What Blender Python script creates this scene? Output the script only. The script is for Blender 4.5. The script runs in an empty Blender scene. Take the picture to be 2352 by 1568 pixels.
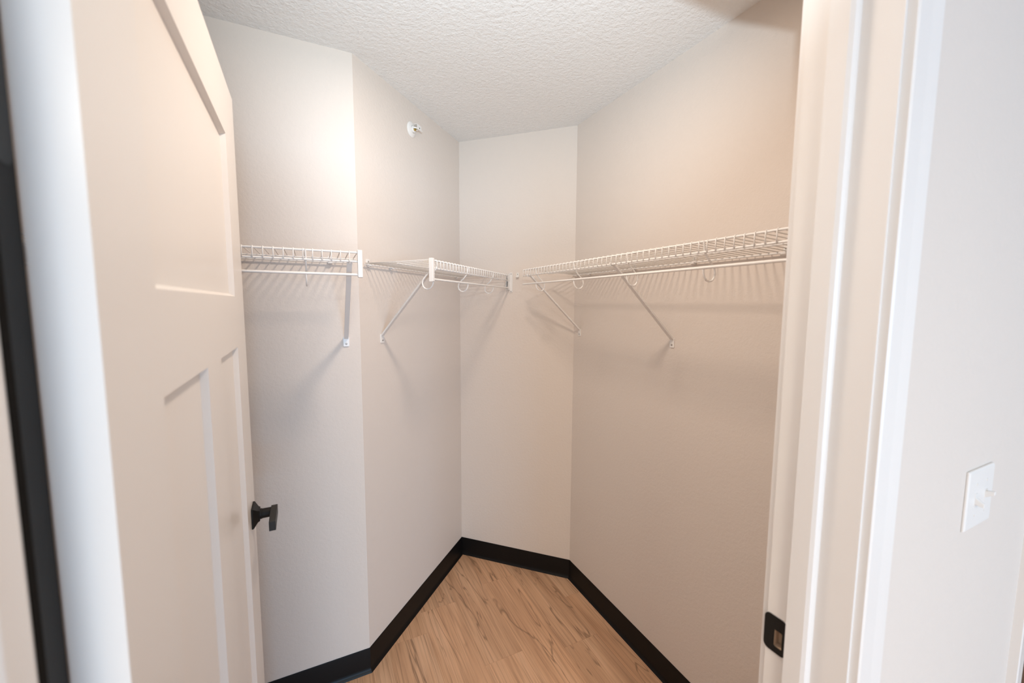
import bpy, bmesh, math, random
from mathutils import Vector, Matrix

random.seed(7)
SC = bpy.context.scene
COL = SC.collection

# ------------------------------------------------------------------ camera
# origin: the point of the floor under the lens; +Y goes through the doorway
# into the closet, +X to the right along the doorway wall (metres)
F_PX, YAW, PITCH, ROLL, CAM_H = 928.4, 0.4485, 0.0922, 0.0046, 1.5333
cam_data = bpy.data.cameras.new('camera')
cam = bpy.data.objects.new('camera', cam_data)
COL.objects.link(cam)
fw = Vector((math.sin(YAW) * math.cos(PITCH), math.cos(YAW) * math.cos(PITCH), -math.sin(PITCH)))
rt = Vector((math.cos(YAW), -math.sin(YAW), 0))
up = rt.cross(fw)
c_, s_ = math.cos(ROLL), math.sin(ROLL)
rt, up = rt * c_ + up * s_, up * c_ - rt * s_
M = Matrix((rt, up, -fw)).transposed().to_4x4()
M.translation = Vector((0, 0, CAM_H))
cam.matrix_world = M
cam_data.sensor_fit = 'HORIZONTAL'
cam_data.sensor_width = 36.0
cam_data.lens = F_PX / 2352 * 36
cam_data.clip_start = 0.02
cam_data.dof.use_dof = True
cam_data.dof.focus_distance = 1.75
cam_data.dof.aperture_fstop = 3.0
SC.camera = cam

# ------------------------------------------------------------------ light
SC.view_settings.view_transform = 'Standard'
SC.view_settings.look = 'None'
SC.view_settings.gamma = 1.0
SC.view_settings.use_curve_mapping = False
SC.view_settings.exposure = 0.36

world = bpy.data.worlds.new('world')
SC.world = world
world.use_nodes = True
bg = world.node_tree.nodes['Background']
bg.inputs['Color'].default_value = (0.75, 0.87, 1.0, 1)
bg.inputs['Strength'].default_value = 0.4

def add_light(name, kind, loc, target, energy, color, **kw):
    d = bpy.data.lights.new(name, kind)
    d.energy = energy
    d.color = color
    for k, v in kw.items():
        setattr(d, k, v)
    o = bpy.data.objects.new(name, d)
    o.location = loc
    o.rotation_euler = (Vector(target) - Vector(loc)).to_track_quat('-Z', 'Y').to_euler()
    COL.objects.link(o)
    return o

# the photographer's flash head on top of the camera, tilted up into the closet
add_light('camera_flash', 'SPOT', (0.017, -0.008, 1.75), (0.38, 0.90, 2.40), 86, (0.72, 0.89, 1.0),
          spot_size=math.radians(84), spot_blend=1.0, shadow_soft_size=0.011)
# daylight from the bedroom window behind the camera
add_light('window_daylight', 'AREA', (0.2, -5.42, 1.02), (0.4, 1.0, 0.95), 142, (0.37, 0.67, 1.0),
          shape='RECTANGLE', size=2.4, size_y=1.6)
# unseen fill light added behind the camera to brighten the lower closet walls
add_light('bedroom_fill', 'AREA', (-0.5, -2.0, 2.38), (-0.5, -2.0, 0), 54, (1.0, 0.93, 0.80),
          shape='DISK', size=0.8)
# the closet's own ceiling lamp, just above the frame, warm
add_light('closet_lamp', 'AREA', (0.38, 0.94, 2.39), (0.40, 1.02, 0), 7.8, (1.0, 0.83, 0.68),
          shape='DISK', size=0.15)

# ------------------------------------------------------------------ helpers
def tag(o, label=None, cat=None, group=None, kind=None):
    if label: o['label'] = label
    if cat: o['category'] = cat
    if group: o['group'] = group
    if kind: o['kind'] = kind
    return o

def empty(name, loc=(0, 0, 0), rz=0.0, parent=None):
    o = bpy.data.objects.new(name, None)
    o.empty_display_size = 0.05
    o.location = loc
    o.rotation_euler = (0, 0, rz)
    COL.objects.link(o)
    if parent: o.parent = parent
    return o

def link(name, bm, m, parent=None, smooth=False, bevel=0.0, bseg=2, loc=None):
    me = bpy.data.meshes.new(name)
    bmesh.ops.recalc_face_normals(bm, faces=bm.faces)
    bm.to_mesh(me)
    bm.free()
    me.materials.append(m)
    if smooth:
        for p in me.polygons: p.use_smooth = True
        if smooth != 'all':
            me.set_sharp_from_angle(angle=math.radians(40))
    o = bpy.data.objects.new(name, me)
    if loc: o.location = loc
    COL.objects.link(o)
    if parent: o.parent = parent
    if bevel:
        b = o.modifiers.new('bevel', 'BEVEL')
        b.width = bevel
        b.segments = bseg
        b.limit_method = 'ANGLE'
        b.angle_limit = math.radians(35)
        for p in me.polygons: p.use_smooth = True
        me.set_sharp_from_angle(angle=math.radians(180))
        w = o.modifiers.new('wn', 'WEIGHTED_NORMAL')
        w.keep_sharp = False
    return o

def copy_part(src, parent, loc=(0, 0, 0), rz=None):
    c = src.copy()
    COL.objects.link(c)
    c.parent = parent
    c.location = loc
    if rz is not None: c.rotation_euler = (0, 0, rz)
    return c

def box(bm, x0, x1, y0, y1, z0, z1):
    v = [bm.verts.new((x, y, z)) for z in (z0, z1) for y in (y0, y1) for x in (x0, x1)]
    for f in ((0, 2, 3, 1), (4, 5, 7, 6), (0, 1, 5, 4), (2, 6, 7, 3), (0, 4, 6, 2), (1, 3, 7, 5)):
        bm.faces.new([v[i] for i in f])
    return v

def prism(bm, pts, z0, z1):
    lo = [bm.verts.new((p[0], p[1], z0)) for p in pts]
    hi = [bm.verts.new((p[0], p[1], z1)) for p in pts]
    n = len(pts)
    bm.faces.new(lo[::-1]); bm.faces.new(hi)
    for i in range(n):
        bm.faces.new((lo[i], lo[(i + 1) % n], hi[(i + 1) % n], hi[i]))

def extrude_profile(bm, prof, a, b):
    """prof: list of 3D offsets as closed loop at a; copied to b (a,b Vectors)."""
    A = [bm.verts.new(a + q) for q in prof]
    B = [bm.verts.new(b + q) for q in prof]
    n = len(prof)
    bm.faces.new(A[::-1]); bm.faces.new(B)
    for i in range(n):
        bm.faces.new((A[i], A[(i + 1) % n], B[(i + 1) % n], B[i]))

def tube(bm, pts, r, seg=8, caps=True):
    pts = [Vector(p) for p in pts]
    rings = []
    ref = None
    for i, p in enumerate(pts):
        if i == 0: t = pts[1] - p
        elif i == len(pts) - 1: t = p - pts[i - 1]
        else: t = (pts[i + 1] - p).normalized() + (p - pts[i - 1]).normalized()
        t.normalize()
        if ref is None:
            ref = Vector((0, 0, 1)) if abs(t.z) < .9 else Vector((1, 0, 0))
            ref = (ref - t * ref.dot(t)).normalized()
        else:
            ref = (ref - t * ref.dot(t)).normalized()
        bi = t.cross(ref)
        rings.append([bm.verts.new(p + ref * (r * math.cos(k * 2 * math.pi / seg)) + bi * (r * math.sin(k * 2 * math.pi / seg))) for k in range(seg)])
    for i in range(len(rings) - 1):
        for k in range(seg):
            bm.faces.new((rings[i][k], rings[i][(k + 1) % seg], rings[i + 1][(k + 1) % seg], rings[i + 1][k]))
    if caps:
        bm.faces.new(rings[0][::-1]); bm.faces.new(rings[-1])

def lathe(bm, prof, origin, axis, seg=24):
    """prof: (radius, distance along axis) pairs."""
    axis = Vector(axis).normalized()
    ref = Vector((0, 0, 1)) if abs(axis.z) < .9 else Vector((1, 0, 0))
    ref = (ref - axis * ref.dot(axis)).normalized()
    bi = axis.cross(ref)
    o = Vector(origin)
    rings = []
    for r, h in prof:
        if r < 1e-6: rings.append([bm.verts.new(o + axis * h)])
        else: rings.append([bm.verts.new(o + axis * h + ref * (r * math.cos(k * 2 * math.pi / seg)) + bi * (r * math.sin(k * 2 * math.pi / seg))) for k in range(seg)])
    for a, b in zip(rings, rings[1:]):
        for k in range(seg):
            k2 = (k + 1) % seg
            if len(a) == 1 and len(b) == 1: continue
            if len(a) == 1: bm.faces.new((a[0], b[k], b[k2]))
            elif len(b) == 1: bm.faces.new((a[k], a[k2], b[0]))
            else: bm.faces.new((a[k], a[k2], b[k2], b[k]))
    if len(rings[0]) > 1: bm.faces.new(rings[0][::-1])
    if len(rings[-1]) > 1: bm.faces.new(rings[-1])

def rrect(x0, x1, z0, z1, r, n=5):
    out = []
    for cx, cz, a0 in ((x1 - r, z1 - r, 0), (x0 + r, z1 - r, 90), (x0 + r, z0 + r, 180), (x1 - r, z0 + r, 270)):
        for i in range(n + 1):
            a = math.radians(a0 + 90 * i / n)
            out.append((cx + r * math.cos(a), cz + r * math.sin(a)))
    return out

# ------------------------------------------------------------------ materials
def new_mat(name, color, rough=0.5, spec=0.5, metallic=0.0):
    m = bpy.data.materials.new(name)
    m.use_nodes = True
    b = m.node_tree.nodes['Principled BSDF']
    b.inputs['Base Color'].default_value = (*color, 1)
    b.inputs['Roughness'].default_value = rough
    b.inputs['Specular IOR Level'].default_value = spec
    b.inputs['Metallic'].default_value = metallic
    return m

def nd(m, kind, **kw):
    n = m.node_tree.nodes.new(kind)
    for k, v in kw.items(): setattr(n, k, v)
    return n

def add_bump(m, layers, strength=0.3, dist=0.002):
    """layers: (scale, detail, weight) noise octaves summed into one bump."""
    t = m.node_tree
    b = t.nodes['Principled BSDF']
    geo = nd(m, 'ShaderNodeNewGeometry')
    acc = None
    for sc, det, w in layers:
        n = nd(m, 'ShaderNodeTexNoise')
        n.inputs['Scale'].default_value = sc
        n.inputs['Detail'].default_value = det
        t.links.new(geo.outputs['Position'], n.inputs['Vector'])
        mu = nd(m, 'ShaderNodeMath', operation='MULTIPLY')
        mu.inputs[1].default_value = w
        t.links.new(n.outputs['Fac'], mu.inputs[0])
        if acc is None: acc = mu
        else:
            ad = nd(m, 'ShaderNodeMath', operation='ADD')
            t.links.new(acc.outputs[0], ad.inputs[0])
            t.links.new(mu.outputs[0], ad.inputs[1])
            acc = ad
    bp = nd(m, 'ShaderNodeBump')
    bp.inputs['Strength'].default_value = strength
    bp.inputs['Distance'].default_value = dist
    t.links.new(acc.outputs[0], bp.inputs['Height'])
    t.links.new(bp.outputs['Normal'], b.inputs['Normal'])

PAINT = new_mat('wall_paint', (0.745, 0.668, 0.606), 0.62, 0.25)
add_bump(PAINT, ((90, 3, 1.0), (230, 2, 0.35)), 0.35, 0.0022)
CEIL = new_mat('ceiling_texture', (0.84, 0.83, 0.82), 0.8, 0.15)
add_bump(CEIL, ((62, 4, 1.0), (160, 3, 0.6)), 0.7, 0.005)
TRIM = new_mat('white_trim_paint', (0.80, 0.765, 0.735), 0.30, 0.45)
DOORP = new_mat('white_door_paint', (0.78, 0.735, 0.695), 0.28, 0.45)
BASE = new_mat('black_vinyl_base', (0.006, 0.0055, 0.0055), 0.42, 0.22)
BLACK = new_mat('black_metal', (0.010, 0.009, 0.008), 0.55, 0.22)
BLACKS = new_mat('satin_black_metal', (0.022, 0.021, 0.020), 0.5, 0.3)
WIRE = new_mat('white_coated_wire', (0.82, 0.79, 0.76), 0.33, 0.45)
PLAST = new_mat('white_plastic', (0.83, 0.80, 0.77), 0.32, 0.45)
SCREW = new_mat('zinc_screw', (0.42, 0.40, 0.38), 0.35, 0.5, 0.6)
HOLE = new_mat('dark_hole', (0.05, 0.045, 0.04), 0.8, 0.2)
BARE = new_mat('bare_jamb_wood', (0.50, 0.36, 0.25), 0.7, 0.2)
BRASS = new_mat('brass_sprinkler', (0.55, 0.38, 0.12), 0.3, 0.5, 0.8)
GLASSY = new_mat('sprinkler_bulb', (0.35, 0.33, 0.12), 0.1, 0.5)
BROWN = new_mat('dark_brown_door', (0.055, 0.022, 0.012), 0.4, 0.4)
SUBFL = new_mat('subfloor', (0.10, 0.065, 0.04), 0.8, 0.2)

# wood-look plank: grain stretched along the plank, cracks and knots, a tint per plank
WOOD = new_mat('oak_plank', (0.5, 0.33, 0.22), 0.42, 0.35)
def build_wood(m):
    t = m.node_tree
    b = t.nodes['Principled BSDF']
    L = t.links.new
    geo = nd(m, 'ShaderNodeNewGeometry')
    oi = nd(m, 'ShaderNodeObjectInfo')
    off = nd(m, 'ShaderNodeVectorMath', operation='SCALE')
    comb = nd(m, 'ShaderNodeCombineXYZ')
    L(oi.outputs['Random'], comb.inputs['X']); L(oi.outputs['Random'], comb.inputs['Y']); L(oi.outputs['Random'], comb.inputs['Z'])
    L(comb.outputs[0], off.inputs[0]); off.inputs['Scale'].default_value = 13.7
    add = nd(m, 'ShaderNodeVectorMath', operation='ADD')
    L(geo.outputs['Position'], add.inputs[0]); L(off.outputs[0], add.inputs[1])
    def noise(sx, sy, scale, detail, dist=0.0):
        mp = nd(m, 'ShaderNodeMapping')
        mp.inputs['Scale'].default_value = (sx, sy, 1)
        L(add.outputs[0], mp.inputs['Vector'])
        n = nd(m, 'ShaderNodeTexNoise')
        n.inputs['Scale'].default_value = scale
        n.inputs['Detail'].default_value = detail
        n.inputs['Distortion'].default_value = dist
        L(mp.outputs[0], n.inputs['Vector'])
        return n
    def ramp(src, stops):
        r = nd(m, 'ShaderNodeValToRGB')
        el = r.color_ramp.elements
        el[0].position, el[0].color = stops[0][0], (*stops[0][1], 1)
        el[1].position, el[1].color = stops[-1][0], (*stops[-1][1], 1)
        for p, c in stops[1:-1]:
            e = el.new(p); e.color = (*c, 1)
        L(src, r.inputs['Fac'])
        return r
    def mix(kind, a, bb, fac):
        x = nd(m, 'ShaderNodeMix', data_type='RGBA', blend_type=kind)
        if isinstance(fac, float): x.inputs[0].default_value = fac
        else: L(fac, x.inputs[0])
        L(a, x.inputs[6]); L(bb, x.inputs[7])
        return x.outputs[2]
    broad = noise(9, 0.9, 1.3, 4, 0.6)
    base = ramp(broad.outputs['Fac'], ((0.30, (0.49, 0.288, 0.172)), (0.5, (0.625, 0.382, 0.235)), (0.70, (0.70, 0.452, 0.294))))
    grain = noise(75, 1.6, 2.0, 6, 0.3)
    gr = ramp(grain.outputs['Fac'], ((0.30, (0.62, 0.60, 0.58)), (0.52, (1.0, 1.0, 1.0)), (0.75, (1.12, 1.10, 1.08))))
    c1 = mix('MULTIPLY', base.outputs[0], gr.outputs[0], 0.75)
    # long dark cracks: thin level line of a stretched noise
    cr = noise(5.5, 0.55, 1.9, 3, 0.9)
    sub = nd(m, 'ShaderNodeMath', operation='SUBTRACT'); sub.inputs[1].default_value = 0.52
    L(cr.outputs['Fac'], sub.inputs[0])
    ab = nd(m, 'ShaderNodeMath', operation='ABSOLUTE'); L(sub.outputs[0], ab.inputs[0])
    gate = noise(6, 1.2, 1.1, 2)
    crk = ramp(ab.outputs[0], ((0.0, (1, 1, 1)), (0.014, (0, 0, 0))))
    gt = ramp(gate.outputs['Fac'], ((0.44, (0, 0, 0)), (0.54, (1, 1, 1))))
    mul = nd(m, 'ShaderNodeMath', operation='MULTIPLY')
    L(crk.outputs[0], mul.inputs[0]); L(gt.outputs[0], mul.inputs[1])
    mul2 = nd(m, 'ShaderNodeMath', operation='MULTIPLY'); L(mul.outputs[0], mul2.inputs[0]); mul2.inputs[1].default_value = 0.75
    dark = nd(m, 'ShaderNodeRGB'); dark.outputs[0].default_value = (0.20, 0.12, 0.07, 1)
    c2 = mix('MIX', c1, dark.outputs[0], mul2.outputs[0])
    # a tint per plank
    tint = ramp(oi.outputs['Random'], ((0.0, (0.94, 0.935, 0.93)), (0.5, (1.0, 0.985, 0.97)), (1.0, (1.05, 1.015, 0.985))))
    c3 = mix('MULTIPLY', c2, tint.outputs[0], 1.0)
    L(c3, b.inputs['Base Color'])
    bp = nd(m, 'ShaderNodeBump'); bp.inputs['Strength'].default_value = 0.15; bp.inputs['Distance'].default_value = 0.001
    L(grain.outputs['Fac'], bp.inputs['Height']); L(bp.outputs['Normal'], b.inputs['Normal'])
build_wood(WOOD)

# ------------------------------------------------------------------ the setting
S2 = math.sqrt(0.5)
H = 2.44
A = Vector((0.1474, 1.6618)); B = Vector((0.7536, 2.2679)); C = Vector((1.2281, 1.7934))
XL = -1.05                     # closet's end wall, behind the open door
YC, YB = 0.400, 0.281          # doorway wall: closet face, bedroom face
BX0, BX1, BY0 = -2.2, 3.0, -5.5
LAB = (B - A).length; LBC = (C - B).length

def line_offset(pts, d):
    """polyline offset to the left by d, mitred."""
    out = []
    n = len(pts)
    for i, p in enumerate(pts):
        if i == 0 or i == n - 1:
            q = (pts[1] - p) if i == 0 else (p - pts[i - 1])
            q.normalize(); out.append(p + Vector((-q.y, q.x)) * d)
        else:
            a = (p - pts[i - 1]).normalized(); b = (pts[i + 1] - p).normalized()
            na = Vector((-a.y, a.x)); nb = Vector((-b.y, b.x))
            mdir = (na + nb).normalized()
            out.append(p + mdir * (d / mdir.dot(na)))
    return out

CL = [Vector((XL, YC)), Vector((XL, A.y)), A, B, C, Vector((C.x, YC))]
CLo = line_offset(CL, 0.11)
wall_info = (('wall_end', 'closet end wall hidden behind the open door'),
             ('wall_left', 'pale painted closet wall beside the open white door'),
             ('wall_back_left', 'angled closet wall with the sprinkler head on it'),
             ('wall_back', 'narrow back closet wall between the two shelf ends'),
             ('wall_right', 'long beige closet wall carrying the longest wire shelf'))
for i, (nm, lb) in enumerate(wall_info):
    bm = bmesh.new()
    prism(bm, [CL[i], CL[i + 1], CLo[i + 1], CLo[i]], 0, H)
    tag(link(nm, bm, PAINT), lb, 'wall', kind='structure')

# black vinyl cove base: flat strip with a flared toe
def baseboard(nm, p, q, label, cut0=0.0, cut1=0.0):
    d = (q - p).normalized(); n = Vector((d.y, -d.x))       # n points into the room
    prof = [(0.0, 0.0), (0.0135, 0.0), (0.0130, 0.0025), (0.0085, 0.0065), (0.0052, 0.013), (0.0040, 0.022), (0.0034, 0.10), (0.0022, 0.1045), (0.0, 0.1045)]
    bm = bmesh.new()
    ra = []
    for pt, k in ((p, cut0), (q, cut1)):
        ra.append([bm.verts.new((*(pt + n * o + d * (o * k)), z)) for o, z in prof])
    m_ = len(prof)
    bm.faces.new(ra[0][::-1]); bm.faces.new(ra[1])
    for i in range(m_):
        bm.faces.new((ra[0][i], ra[0][(i + 1) % m_], ra[1][(i + 1) % m_], ra[1][i]))
    return tag(link(nm, bm, BASE, smooth=True), label, 'baseboard', kind='structure')
t225 = math.tan(math.radians(22.5))
baseboard('baseboard_end', CL[0], CL[1], 'black vinyl baseboard on the hidden closet end wall', 0, -1)
baseboard('baseboard_left', CL[1], A, 'black vinyl baseboard along the wall beside the open door', 1, t225)
baseboard('baseboard_back_left', A, B, 'black vinyl baseboard along the angled wall below the sprinkler', -t225, -1)
baseboard('baseboard_back', B, C, 'short black vinyl baseboard across the narrow back wall', 1, -t225)
baseboard('baseboard_right', C, CL[5], 'long black vinyl baseboard running along the right closet wall', t225, 0)

# floor: slab with planks
XJ, XH = 0.690, -0.190         # faces of the strike jamb and the hinge jamb
bm = bmesh.new()
box(bm, BX0 - .1, BX1 + .1, BY0 - .1, 2.42, -0.12, -0.006)
floor = tag(link('floor', bm, SUBFL), 'wood plank floor of the closet', 'floor', kind='structure')
PW, PL = 0.178, 1.22
def ytop(x):
    if x <= A.x: return A.y
    if x <= B.x: return A.y + (x - A.x)
    return B.y - (x - B.x)
rowoff = {}
GAP = 0.00025
k0 = math.floor((BX0 - 0.591) / PW); k1 = math.ceil((BX1 - 0.591) / PW)
for k in range(k0, k1):
    x0 = max(0.591 + k * PW, BX0); x1 = min(0.591 + (k + 1) * PW, BX1)
    if k == -1: ph = 1.888 % PL
    elif k == 2: ph = 1.409 % PL
    else: ph = ((k * 0.387 + 0.21) % 1.0) * PL
    # column's far end: closet outline, or the doorway wall outside the closet
    for j in range(-6, 3):
        ya = j * PL + ph; yb = ya + PL
        ya = max(ya, BY0)
        segs = []
        for xa, xb, lim in ((x0, min(x1, XL), 0.34), (max(x0, XL), min(x1, C.x), None), (max(x0, C.x), x1, 0.34)):
            if xb - xa < 0.01: continue
            if lim is not None:
                y2 = min(yb, lim)
                if y2 - ya > 0.01: segs.append([(xa, ya), (xb, ya), (xb, y2), (xa, y2)])
            else:
                xs = sorted({xa, xb} | {v for v in (A.x, B.x) if xa < v < xb})
                cap = max(ytop(v) for v in xs)
                if ya >= cap - 0.005: continue
                top = [(v, min(yb, ytop(v))) for v in xs]
                if min(t[1] for t in top) <= ya + 0.001:
                    # the outline crosses the plank's near end: clip by sampling
                    n_ = 24
                    pts = [(xa + (xb - xa) * i / n_) for i in range(n_ + 1)]
                    top = [(v, min(yb, ytop(v))) for v in pts if ytop(v) > ya + 0.002]
                    if len(top) < 2: continue
                else:
                    ex = []
                    for (u0, w0), (u1, w1) in zip(top, top[1:]):
                        ex.append((u0, w0))
                        y0_, y1_ = ytop(u0), ytop(u1)
                        if (y0_ - yb) * (y1_ - yb) < 0:
                            f = (yb - y0_) / (y1_ - y0_); ex.append((u0 + f * (u1 - u0), yb))
                    ex.append(top[-1]); top = ex
                segs.append([(top[0][0], ya), (top[-1][0], ya)] + top[::-1])
        for pts in segs:
            cx = sum(p[0] for p in pts) / len(pts); cy = sum(p[1] for p in pts) / len(pts)
            q = []
            for p in pts:
                q.append((p[0] + (GAP if p[0] < cx else -GAP) - cx, p[1] + (GAP if p[1] < cy else -GAP) - cy))
            bm = bmesh.new()
            prism(bm, q, -0.006, 0.0)
            link('plank', bm, WOOD, floor, loc=(cx, cy, 0))

# ceiling
bm = bmesh.new()
box(bm, BX0 - .1, BX1 + .1, BY0 - .1, 2.42, H, H + 0.1)
tag(link('ceiling', bm, CEIL), 'white knockdown textured ceiling', 'ceiling', kind='structure')

# doorway wall with two openings
OX0, OX1, OZ = XH - 0.019, XJ + 0.019, 2.066
O2A, O2B = 1.482, 2.36
bm = bmesh.new()
for x0, x1, z0 in ((BX0, OX0, 0), (OX0, OX1, OZ), (OX1, O2A, 0), (O2A, O2B, OZ), (O2B, BX1, 0)):
    box(bm, x0, x1, YB, YC, z0, H)
bmesh.ops.remove_doubles(bm, verts=bm.verts, dist=1e-5)
tag(link('wall_front', bm, PAINT), 'pale wall with the closet doorway and the light switch', 'wall', kind='structure')

# bedroom shell behind the camera, with the window opening
for nm, b_, lb in (('wall_bedroom_left', (BX0 - .1, BX0, BY0 - .1, YB), 'bedroom wall behind and left of the viewer'),
                   ('wall_bedroom_right', (BX1, BX1 + .1, BY0 - .1, YB), 'bedroom wall behind and right of the viewer')):
    bm = bmesh.new(); box(bm, *b_, 0, H)
    tag(link(nm, bm, PAINT), lb, 'wall', kind='structure')
bm = bmesh.new()
WX0, WX1, WZ0, WZ1 = -1.05, 1.45, 0.12, 1.84
box(bm, BX0, WX0, BY0 - .1, BY0, 0, H); box(bm, WX1, BX1, BY0 - .1, BY0, 0, H)
box(bm, WX0, WX1, BY0 - .1, BY0, 0, WZ0); box(bm, WX0, WX1, BY0 - .1, BY0, WZ1, H)
tag(link('wall_bedroom_back', bm, PAINT), 'bedroom wall with the window behind the viewer', 'wall', kind='structure')
win = tag(empty('window_1', (0, BY0 - .05, 0)), 'white framed bedroom window behind the viewer', 'window', kind='structure')
bm = bmesh.new()
for a in ((WX0, WX0 + .05, WZ0, WZ1), (WX1 - .05, WX1, WZ0, WZ1), (WX0 + .05, WX1 - .05, WZ0, WZ0 + .05), (WX0 + .05, WX1 - .05, WZ1 - .05, WZ1), (0.18, 0.22, WZ0 + .05, WZ1 - .05)):
    box(bm, a[0], a[1], -.03, .03, a[2], a[3])
link('window_frame', bm, TRIM, win)

# ------------------------------------------------------------------ door frame
fr = tag(empty('trim_1', (XJ, YC, 0)), 'white painted door frame of the closet doorway', 'door frame', kind='structure')
def fpart(name, m, fn, bevel=0.0012):
    bm = bmesh.new(); fn(bm)
    bmesh.ops.translate(bm, verts=bm.verts, vec=(-XJ, -YC, 0))
    return link(name, bm, m, fr, bevel=bevel)
ZH = 2.047                     # underside of the head jamb
sp = (0.918, 1.025)            # strike plate height range
MY0, MY1, MZ0, MZ1, MD = 0.3725, 0.3865, 0.949, 0.980, 0.013
def strike_jamb(bm):
    # jamb board built round the latch mortise
    x1 = XJ + .0188
    box(bm, XJ, x1, YB, YC, 0, MZ0); box(bm, XJ, x1, YB, YC, MZ1, ZH)
    box(bm, XJ, x1, YB, MY0, MZ0, MZ1); box(bm, XJ, x1, MY1, YC, MZ0, MZ1)
    box(bm, XJ + MD, x1, MY0, MY1, MZ0, MZ1)
fpart('jamb', TRIM, strike_jamb, 0)
fpart('jamb', TRIM, lambda bm: box(bm, XH - .0188, XH, YB, YC, 0, ZH), 0.0018)
fpart('jamb', TRIM, lambda bm: box(bm, XH - .0188, XJ + .0188, YB, YC, ZH, OZ - .0005), 0.0018)
SY0, SY1 = 0.3285, 0.3635      # the door stop along the jamb
def stop_v(x0, x1):
    def f(bm):
        # moulded stop: rounded on the edge that faces the bedroom
        d = -1 if x1 < x0 else 1
        t = abs(x1 - x0)
        pr = [(0, SY1), (t, SY1), (t, SY0 + .009), (t * .8, SY0 + .0035), (t * .45, SY0 + .001), (0, SY0)]
        prism(bm, [(x0 + d * a, y) for a, y in pr], 0, ZH - (0.0))
    return f
fpart('door_stop', TRIM, stop_v(XJ, XJ - .011), 0)
fpart('door_stop', TRIM, stop_v(XH, XH + .011), 0)
def stop_h(bm):
    box(bm, XH + .011, XJ - .011, SY0, SY1, ZH - .011, ZH)
fpart('door_stop', TRIM, stop_h, 0.002)
# casings: thin at the opening, thicker outside, with an eased back band
def casing_prof(w=0.057):
    return [(0, 0), (0, 0.0105), (0.003, 0.0125), (0.030, 0.0140), (0.046, 0.0160), (w - .003, 0.0168), (w, 0.0150), (w, 0)]
def casing_v(x0, d, yface, dy, z1):
    def f(bm):
        pts = [(x0 + d * a, yface + dy * b) for a, b in casing_prof()]
        prism(bm, pts, 0, z1)
    return f
R_ = 0.005
for yf, dy in ((YB, -1), (YC, 1)):
    fpart('casing', TRIM, casing_v(XJ + R_, 1, yf, dy, ZH + R_), 0)
    if dy < 0: fpart('casing', TRIM, casing_v(XH - R_, -1, yf, dy, ZH + R_), 0)
    def head(bm, yf=yf, dy=dy):
        x0, x1 = (XH - R_ - .057, XJ + R_ + .057)
        pr = [Vector((0, dy * b, a)) for a, b in casing_prof()]
        extrude_profile(bm, pr, Vector((x0, yf, ZH + R_)), Vector((x1, yf, ZH + R_)))
    fpart('casing', TRIM, head, 0)
# strike plate: rounded black plate with the latch hole, lipped round the jamb's edge
SPY0, SPY1 = 0.366, YC + .003
st = empty('strike_plate', (0, 0, 0), parent=fr)
st['label'] = 'black strike plate'
bm = bmesh.new()
outer = rrect(SPY0, SPY1, sp[0] + .02, sp[1] - .022, 0.009)
hole = rrect(MY0 + .0004, MY1 - .0004, MZ0 + .0004, MZ1 - .0004, 0.002)
xf, xb = XJ - .0016, XJ - .0001
def loop(pts, x): return [bm.verts.new((x - XJ, y - YC, z)) for y, z in pts]
of, hf, hb, ob = loop(outer, xf), loop(hole, xf), loop(hole, xb), loop(outer, xb)
n = len(outer)
for i in range(n):
    j = (i + 1) % n
    bm.faces.new((of[i], of[j], hf[j], hf[i]))
    bm.faces.new((hf[i], hf[j], hb[j], hb[i]))
    bm.faces.new((of[i], ob[i], ob[j], of[j]))
link('plate', bm, BLACK, st)
bm = bmesh.new()                # bare wood lining of the mortise
e = .0006
for bx_ in ((0.0002, MD, MY0, MY0 + e, MZ0, MZ1), (0.0002, MD, MY1 - e, MY1, MZ0, MZ1), (0.0002, MD, MY0, MY1, MZ0, MZ0 + e),
            (0.0002, MD, MY0, MY1, MZ1 - e, MZ1), (MD - e, MD, MY0, MY1, MZ0, MZ1)):
    box(bm, bx_[0], bx_[1], bx_[2] - YC, bx_[3] - YC, bx_[4], bx_[5])
link('latch_mortise', bm, BARE, st)

# second doorway further along the bedroom wall
f2 = tag(empty('trim_2', (1.42, YB, 0)), 'white casing of the next doorway beyond the light switch', 'door frame', kind='structure')
for x0, d in ((1.477, -1), (2.365, 1)):
    bm = bmesh.new()
    prism(bm, [(x0 + d * a - 1.42, -b) for a, b in casing_prof()], 0, ZH + R_)
    link('casing', bm, TRIM, f2)
bm = bmesh.new()
extrude_profile(bm, [Vector((0, -b, a)) for a, b in casing_prof()], Vector((0, 0, ZH + R_)), Vector((1.002, 0, ZH + R_)))
link('casing', bm, TRIM, f2)
for x0, x1, z0, z1 in ((O2A, O2A + .019, 0, ZH), (O2B - .019, O2B, 0, ZH), (O2A, O2B, ZH, OZ - .0005)):
    bm = bmesh.new(); box(bm, x0 - 1.42, x1 - 1.42, 0, YC - YB, z0, z1); link('jamb', bm, TRIM, f2, bevel=.0015)
d2 = tag(empty('door_2', (O2A + .02, YB + .012, 0)), 'dark brown door in the doorway at the right edge', 'door', kind='structure')
bm = bmesh.new(); box(bm, 0.002, O2B - O2A - .042, 0, .035, .01, ZH - .003)
link('door_slab', bm, BROWN, d2, bevel=.002)

# ------------------------------------------------------------------ closet door
# hinged on the left jamb, swung a little past ninety degrees into the closet
DW, DT, DZ0, DZ1 = 0.857, 0.035, 0.012, 2.043
door = tag(empty('door_1', (-0.1505, 0.4150, 0), math.radians(90 + 1.6)), 'white craftsman three panel door standing open into the closet', 'door', kind='structure')
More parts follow.
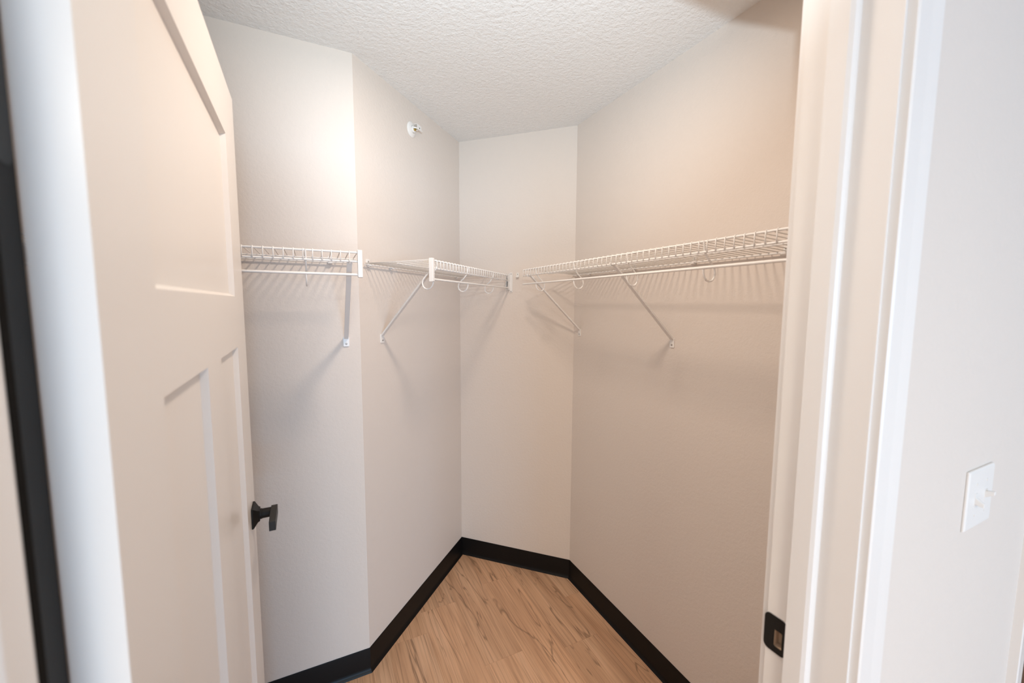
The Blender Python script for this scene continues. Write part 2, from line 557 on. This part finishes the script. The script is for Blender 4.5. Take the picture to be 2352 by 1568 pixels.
# local: x along the door from hinge to lock edge, y into the door (face at y=0), room side is -y
REC = 0.0105
panels = ((0.142, 0.712, 1.548, 1.910), (0.142, 0.375, 0.245, 1.430), (0.492, 0.712, 0.245, 1.430))
xs = [0, .142, .375, .492, .712, DW]
def dpart(name, x0, x1, z0, z1):
    bm = bmesh.new(); box(bm, x0, x1, 0, DT, z0, z1)
    return link(name, bm, DOORP, door)
dpart('stile', 0, .142, DZ0, DZ1)
dpart('stile', .712, DW, DZ0, DZ1)
dpart('rail', .142, .712, 1.910, DZ1)
dpart('rail', .142, .712, 1.430, 1.548)
dpart('rail', .142, .712, DZ0, .245)
dpart('stile', .375, .492, .245, 1.430)
for x0, x1, z0, z1 in panels:
    bm = bmesh.new()
    m_ = 0.006                   # sloped sticking round the flat panel
    for yo, yi in ((0.0, REC), (DT, DT - REC)):
        o = [bm.verts.new((x, yo, z)) for x, z in ((x0, z0), (x1, z0), (x1, z1), (x0, z1))]
        i_ = [bm.verts.new((x, yi, z)) for x, z in ((x0 + m_, z0 + m_), (x1 - m_, z0 + m_), (x1 - m_, z1 - m_), (x0 + m_, z1 - m_))]
        for k in range(4):
            bm.faces.new((o[k], o[(k + 1) % 4], i_[(k + 1) % 4], i_[k]))
        bm.faces.new(i_)
    link('panel', bm, DOORP, door)
# lever handle: square stepped rose, neck, flat lever pointing to the hinge side
hd = empty('lever_handle', (DW - .060, 0, 0.977), parent=door)
hd['label'] = 'matte black lever handle'
bm = bmesh.new()
def ring(h, y):
    return [bm.verts.new((a * h, y, b * h)) for a, b in ((-1, -1), (1, -1), (1, 1), (-1, 1))]
rs = [ring(.0265, 0), ring(.0265, -.004), ring(.0155, -.0135), ring(.0140, -.0175)]
for a, b in zip(rs, rs[1:]):
    for k in range(4): bm.faces.new((a[k], a[(k + 1) % 4], b[(k + 1) % 4], b[k]))
bm.faces.new(rs[0][::-1]); bm.faces.new(rs[-1])
link('rose', bm, BLACK, hd, bevel=.0007)
bm = bmesh.new(); lathe(bm, ((.0135, -.0170), (.0135, -.0215), (.0125, -.0225), (.0125, -.046)), (0, 0, 0), (0, 1, 0), 24)
link('neck', bm, BLACK, hd, smooth=True)
bm = bmesh.new()
pts = rrect(-.084, .0130, -.0125, .0125, .0015, 2)
f_ = [bm.verts.new((x, -.0425, z)) for x, z in pts]; g_ = [bm.verts.new((x, -.0575, z)) for x, z in pts]
bm.faces.new(f_); bm.faces.new(g_[::-1])
for k in range(len(pts)): bm.faces.new((f_[k], f_[(k + 1) % len(pts)], g_[(k + 1) % len(pts)], g_[k]))
link('lever', bm, BLACKS, hd, bevel=.0008)
# a twin handle on the other face
hb2 = empty('lever_handle', (DW - .060, DT, 0.977), parent=door)
hb2['label'] = 'matte black lever handle'
for o in list(hd.children):
    c = o.copy(); COL.objects.link(c); c.parent = hb2; c.scale = (1, -1, 1)
# full height black hinge strip in the gap between jamb and door, with a round-cornered leaf on it
bm = bmesh.new(); box(bm, -.0265, -.0010, .0355, .0405, DZ0, DZ1)
link('hinge_strip', bm, BLACK, door)
bm = bmesh.new()
pts = rrect(-.0275, -.0040, 1.625, 1.722, .010)
f_ = [bm.verts.new((x, .0355, z)) for x, z in pts]; g_ = [bm.verts.new((x, .0343, z)) for x, z in pts]
bm.faces.new(f_); bm.faces.new(g_[::-1])
for k in range(len(pts)): bm.faces.new((f_[k], f_[(k + 1) % len(pts)], g_[(k + 1) % len(pts)], g_[k]))
link('hinge', bm, BLACKS, door)

# ------------------------------------------------------------------ wire shelves
SHELF_D = 0.305
ZB = 1.684
GRP = 'white wire closet shelves'
def wire_shelf(base, ang, a0, a1, zf, label, hooks, brackets, clips, cap0=False, cap1=False, deep_clips=()):
    """local x runs along the wall, -y comes out into the room; a0..a1 extent along the wall."""
    root = tag(empty('wire_shelf', (base.x, base.y, 0), ang), label, 'shelf', GRP)
    D = -SHELF_D
    zl, zr = zf - .0275, zf - .068            # lip rail, hanging rod
    def rail(nm, y, z, r, x0=a0, x1=a1):
        bm = bmesh.new(); tube(bm, ((x0, y, z), (x1, y, z)), r, 10)
        return link(nm, bm, WIRE, root, smooth=True)
    rail('back_rail', -.012, ZB, .0028)
    rail('middle_rail', -.160, ZB + (zf - ZB) * .5 - .004, .0024)
    rail('front_rail', D, zf, .0031)
    rail('lip_rail', D, zl, .0031)
    rail('hanging_rod', D - .001, zr, .0040)
    # cross wires: over the rails, bent down over the lip
    n = int((a1 - a0 - .012) / .0254)
    proto = None
    for i in range(n + 1):
        x = a0 + .008 + i * .0254
        if proto is None:
            bm = bmesh.new()
            zt = zf + .0025
            tube(bm, ((0, -.008, ZB + .0040), (0, D * .5, (ZB + zf) / 2 + .0036), (0, D + .006, zt + .0012), (0, D - .0005, zt + .0012), (0, D - .0038, zt - .0012), (0, D - .0042, zl - .004)), .0016, 6)
            proto = link('cross_wire', bm, WIRE, root, smooth='all', loc=(x, 0, 0))
        else: copy_part(proto, root, (x, 0, 0))
    hp = None
    for x in hooks:
        if hp is None:
            bm = bmesh.new()
            P = [(-.307, zf + .002), (-.3035, zl + .008), (-.300, zl - .002), (-.286, zl - .018), (-.272, zl - .030), (-.2615, zl - .042), (-.2585, zl - .054), (-.262, zl - .066), (-.270, zl - .0735), (-.281, zl - .076), (-.292, zl - .0725), (-.300, zl - .064), (-.304, zl - .054), (-.3055, zr - .003)]
            tube(bm, [(0, y, z) for y, z in P], .0026, 8)
            hp = link('rod_hook', bm, WIRE, root, smooth=True, loc=(x, 0, 0))
        else: copy_part(hp, root, (x, 0, 0))
    for x, dx in brackets:
        # diagonal steel channel with a screw foot on the wall
        br = empty('support_bracket', (x, 0, 0), parent=root)
        bm = bmesh.new()
        p0 = Vector((0, -.004, 1.398)); p1 = Vector((dx, D + .004, zl + .001))
        d = (p1 - p0).normalized(); sx = Vector((1, 0, 0)); sx = (sx - d * sx.dot(d)).normalized(); nrm = sx.cross(d)
        w, h_, t_ = .0078, .0065, .0016
        pr = [sx * -w, sx * -w + nrm * -h_, sx * (-w + t_) + nrm * -h_, sx * (-w + t_) + nrm * -t_, sx * (w - t_) + nrm * -t_, sx * (w - t_) + nrm * -h_, sx * w + nrm * -h_, sx * w]
        extrude_profile(bm, pr, p0, p1)
        link('arm', bm, WIRE, br)
        bm = bmesh.new()
        pts = rrect(-.0105, .0105, 1.370, 1.406, .003, 3)
        fa = [bm.verts.new((u, -.0001, v)) for u, v in pts]; fb = [bm.verts.new((u, -.004, v)) for u, v in pts]
        bm.faces.new(fa); bm.faces.new(fb[::-1])
        for k in range(len(pts)): bm.faces.new((fa[k], fa[(k + 1) % len(pts)], fb[(k + 1) % len(pts)], fb[k]))
        link('foot', bm, PLAST, br)
        bm = bmesh.new(); lathe(bm, ((.0036, -.0035), (.0036, -.0055), (.002, -.0062), (0, -.0062)), (0, 0, 1.380), (0, 1, 0), 12)
        link('screw', bm, SCREW, br, smooth=True)
        bm = bmesh.new()
        tube(bm, ((dx, D + .006, zl - .004), (dx, D - .004, zl - .006), (dx, D - .0075, zl), (dx, D - .006, zl + .006)), .0022, 8)
        link('hook', bm, WIRE, br, smooth=True)
    cp = None
    for x in clips:
        c = empty('wall_clip', (x, 0, ZB), parent=root)
        wall_clip_parts(c)
    for flag, x in ((cap0, a0), (cap1, a1)):
        if not flag: continue
        bm = bmesh.new()
        pts = rrect(D - .009, D + .007, zr - .009, zf + .008, .003, 3)
        s0, s1 = (x - .0075, x + .0065)
        fa = [bm.verts.new((s0, u, v)) for u, v in pts]; fb = [bm.verts.new((s1, u, v)) for u, v in pts]
        bm.faces.new(fa); bm.faces.new(fb[::-1])
        for k in range(len(pts)): bm.faces.new((fa[k], fa[(k + 1) % len(pts)], fb[(k + 1) % len(pts)], fb[k]))
        link('end_cap', bm, PLAST, root, bevel=.0012)
    return root

CLIP = {}
def wall_clip_parts(c):
    """small plastic clip screwed to the wall, its saddle round the back rail."""
    if not CLIP:
        bm = bmesh.new()
        pts = rrect(-.0075, .0075, -.004, .022, .005, 4)
        fa = [bm.verts.new((u, -.0001, v)) for u, v in pts]; fb = [bm.verts.new((u, -.0055, v)) for u, v in pts]
        bm.faces.new(fa); bm.faces.new(fb[::-1])
        for k in range(len(pts)): bm.faces.new((fa[k], fa[(k + 1) % len(pts)], fb[(k + 1) % len(pts)], fb[k]))
        CLIP['body'] = link('body', bm, PLAST, c)
        bm = bmesh.new()
        prof = [(-.004, -.006), (-.013, -.0075), (-.0185, -.004), (-.0185, .002), (-.0162, .002), (-.0158, -.0028), (-.012, -.0047), (-.004, -.0035)]
        A_ = [bm.verts.new((-.0075, y, z)) for y, z in prof]; B_ = [bm.verts.new((.0075, y, z)) for y, z in prof]
        bm.faces.new(A_); bm.faces.new(B_[::-1])
        for k in range(len(prof)): bm.faces.new((A_[k], A_[(k + 1) % len(prof)], B_[(k + 1) % len(prof)], B_[k]))
        CLIP['saddle'] = link('saddle', bm, PLAST, c)
        bm = bmesh.new(); lathe(bm, ((.0032, -.0050), (.0032, -.0066), (.0016, -.0072), (0, -.0072)), (0, 0, .013), (0, 1, 0), 12)
        CLIP['screw'] = link('screw', bm, SCREW, c, smooth=True)
    else:
        for k in ('body', 'saddle', 'screw'): copy_part(CLIP[k], c)

# left shelf: along wall_left, from behind the door to its capped end near the corner
wire_shelf(Vector((0, A.y)), 0.0, XL + .02, 0.126, 1.690,
           'white wire shelf partly behind the open door, capped end near the outer corner',
           [-.025, -.330, -.635, -.94], [(0.096, 0.0), (-.62, 0.0)], [.049, -.28, -.58, -.88], cap1=True)
# middle shelf: along the angled wall
wire_shelf(A, math.radians(45), 0.022, LAB - .006, 1.690,
           'short white wire shelf on the angled wall under the sprinkler',
           [.034, .326, .620], [(0.131, -.086)], [.052, .195, .50, .80], cap0=True)
# right shelf: along wall_right, from the corner towards the doorway
wire_shelf(C, math.radians(-90), 0.0, C.y - YC - .03, 1.699,
           'longest white wire shelf running along the right wall to the doorway',
           [.130, .438, .745, 1.038, 1.33], [(0.055, 0.0), (0.666, 0.0)], [.030, .137, .451, .755, 1.069])

# end bracket of the middle shelf on the back wall: slotted white plate
eb = tag(empty('shelf_end_bracket', (*(B + Vector((S2, -S2)) * .312), 0), math.radians(-45)),
         'white end bracket on the narrow back wall where the short shelf ends', 'bracket')
bm = bmesh.new()
pts = rrect(-.004, .013, 1.598, 1.706, .003, 3)
fa = [bm.verts.new((u, -.0001, v)) for u, v in pts]; fb = [bm.verts.new((u, -.004, v)) for u, v in pts]
bm.faces.new(fa); bm.faces.new(fb[::-1])
for k in range(len(pts)): bm.faces.new((fa[k], fa[(k + 1) % len(pts)], fb[(k + 1) % len(pts)], fb[k]))
link('wall_plate', bm, PLAST, eb)
for x0, x1, yy, z0, z1 in ((-.021, -.0185, .022, 1.612, 1.700), (-.006, -.0035, .022, 1.612, 1.700)):
    bm = bmesh.new(); box(bm, x0, x1, -yy, -.001, z0, z1); link('flange', bm, PLAST, eb)
bm = bmesh.new(); box(bm, -.0185, -.006, -.022, -.001, 1.612, 1.6145); link('rod_seat', bm, PLAST, eb)
bm = bmesh.new(); box(bm, -.0185, -.006, -.022, -.001, 1.655, 1.6575); link('lip_seat', bm, PLAST, eb)
for z in (1.699, 1.603):
    bm = bmesh.new(); lathe(bm, ((.0030, -.0035), (.0030, -.0052), (0, -.0056)), (.0045, 0, z), (0, 1, 0), 12)
    link('screw', bm, SCREW, eb, smooth=True)

# loose clip on the back wall between the shelf ends
q = B + Vector((S2, -S2)) * .356
wc = tag(empty('wall_clip', (q.x, q.y, ZB), math.radians(-45)), 'small white plastic clip on the back wall between two shelf ends', 'clip')
wall_clip_parts(wc)

# ------------------------------------------------------------------ sprinkler
sq = A + Vector((S2, S2)) * .379
spk = tag(empty('fire_sprinkler', (sq.x, sq.y, 2.321), math.radians(45)), 'small white sidewall fire sprinkler high on the angled wall', 'sprinkler')
bm = bmesh.new(); lathe(bm, ((.0335, -.0001), (.0335, -.0025), (.030, -.0055), (.022, -.008), (.0165, -.0095), (.0165, -.0070), (0, -.0065)), (0, 0, 0), (0, 1, 0), 36)
link('escutcheon', bm, PLAST, spk, smooth=True)
bm = bmesh.new(); lathe(bm, ((.0150, -.0065), (.0150, -.0150), (.0125, -.0175), (0, -.0175)), (0, 0, 0), (0, 1, 0), 20)
link('body', bm, PLAST, spk, smooth=True)
bm = bmesh.new(); lathe(bm, ((.0085, -.0170), (.0085, -.0215), (.0060, -.0230), (0, -.0230)), (0, 0, 0), (0, 1, 0), 16)
link('orifice_cap', bm, BRASS, spk, smooth=True)
for sgn in (-1, 1):
    bm = bmesh.new(); tube(bm, ((sgn * .0120, -.016, 0), (sgn * .0150, -.022, 0), (sgn * .0130, -.029, 0), (sgn * .005, -.035, 0), (0, -.0365, 0)), .0030, 8)
    link('frame_arm', bm, PLAST, spk, smooth=True)
bm = bmesh.new(); lathe(bm, ((0, -.022), (.0026, -.024), (.0026, -.032), (0, -.034)), (0, 0, 0), (0, 1, 0), 12)
link('glass_bulb', bm, GLASSY, spk, smooth=True)
bm = bmesh.new(); lathe(bm, ((.006, -.034), (.006, -.040), (.003, -.042), (0, -.042)), (0, 0, 0), (0, 1, 0), 14)
link('boss', bm, PLAST, spk, smooth=True)
df = empty('deflector', (0, -.041, 0), parent=spk)
bm = bmesh.new(); box(bm, -.017, .017, -.0015, 0, -.008, .013)
link('plate', bm, PLAST, df, bevel=.0006)
bm = bmesh.new(); box(bm, -.017, .017, 0.0, .022, .013, .0145)
link('hood', bm, PLAST, df, bevel=.0005)
bm = bmesh.new(); lathe(bm, ((.0026, -.0015), (.0026, -.0026), (0, -.0026)), (0, 0, 0), (0, 1, 0), 10)
link('screw', bm, HOLE, df)
for k in range(5):
    bm = bmesh.new(); x = -.0136 + k * .0068
    box(bm, x - .0022, x + .0022, -.009, 0, -.0098, -.008)
    link('tine', bm, PLAST, df)

# ------------------------------------------------------------------ light switch
sw = tag(empty('light_switch', (1.112, YB, 1.176)), 'white double toggle light switch on the wall beside the doorway', 'light switch')
bm = bmesh.new()
hw, hh = .058, .057
def sring(w, h, y): return [bm.verts.new((a * w, y, b * h)) for a, b in ((-1, -1), (1, -1), (1, 1), (-1, 1))]
r0, r1, r2 = sring(hw, hh, -.0001), sring(hw, hh, -.0035), sring(hw - .004, hh - .004, -.0058)
for a, b in ((r0, r1), (r1, r2)):
    for k in range(4): bm.faces.new((a[k], a[(k + 1) % 4], b[(k + 1) % 4], b[k]))
bm.faces.new(r0[::-1]); bm.faces.new(r2)
link('plate', bm, PLAST, sw, bevel=.001)
for x, upward in ((-.023, -1), (.023, 1)):
    tg = empty('toggle', (x, -.0058, 0), parent=sw)
    bm = bmesh.new(); box(bm, -.0052, .0052, -.0006, 0.0, -.012, .012)
    link('surround', bm, PLAST, tg)
    bm = bmesh.new()
    za, zb_ = upward * .002, upward * .0075
    A_ = [bm.verts.new(p) for p in ((-.0042, 0, za - .0065), (.0042, 0, za - .0065), (.0042, 0, za + .0065), (-.0042, 0, za + .0065))]
    B_ = [bm.verts.new(p) for p in ((-.0036, -.0120, zb_ - .0035), (.0036, -.0120, zb_ - .0035), (.0036, -.0120, zb_ + .0035), (-.0036, -.0120, zb_ + .0035))]
    bm.faces.new(A_[::-1]); bm.faces.new(B_)
    for k in range(4): bm.faces.new((A_[k], A_[(k + 1) % 4], B_[(k + 1) % 4], B_[k]))
    link('paddle', bm, PLAST, tg, bevel=.0008)
    for z in (-.030, .030):
        bm = bmesh.new(); lathe(bm, ((.0030, -.0055), (.0030, -.0066), (0, -.0068)), (x, 0, z), (0, 1, 0), 12)
        link('screw', bm, PLAST, sw, smooth=True)
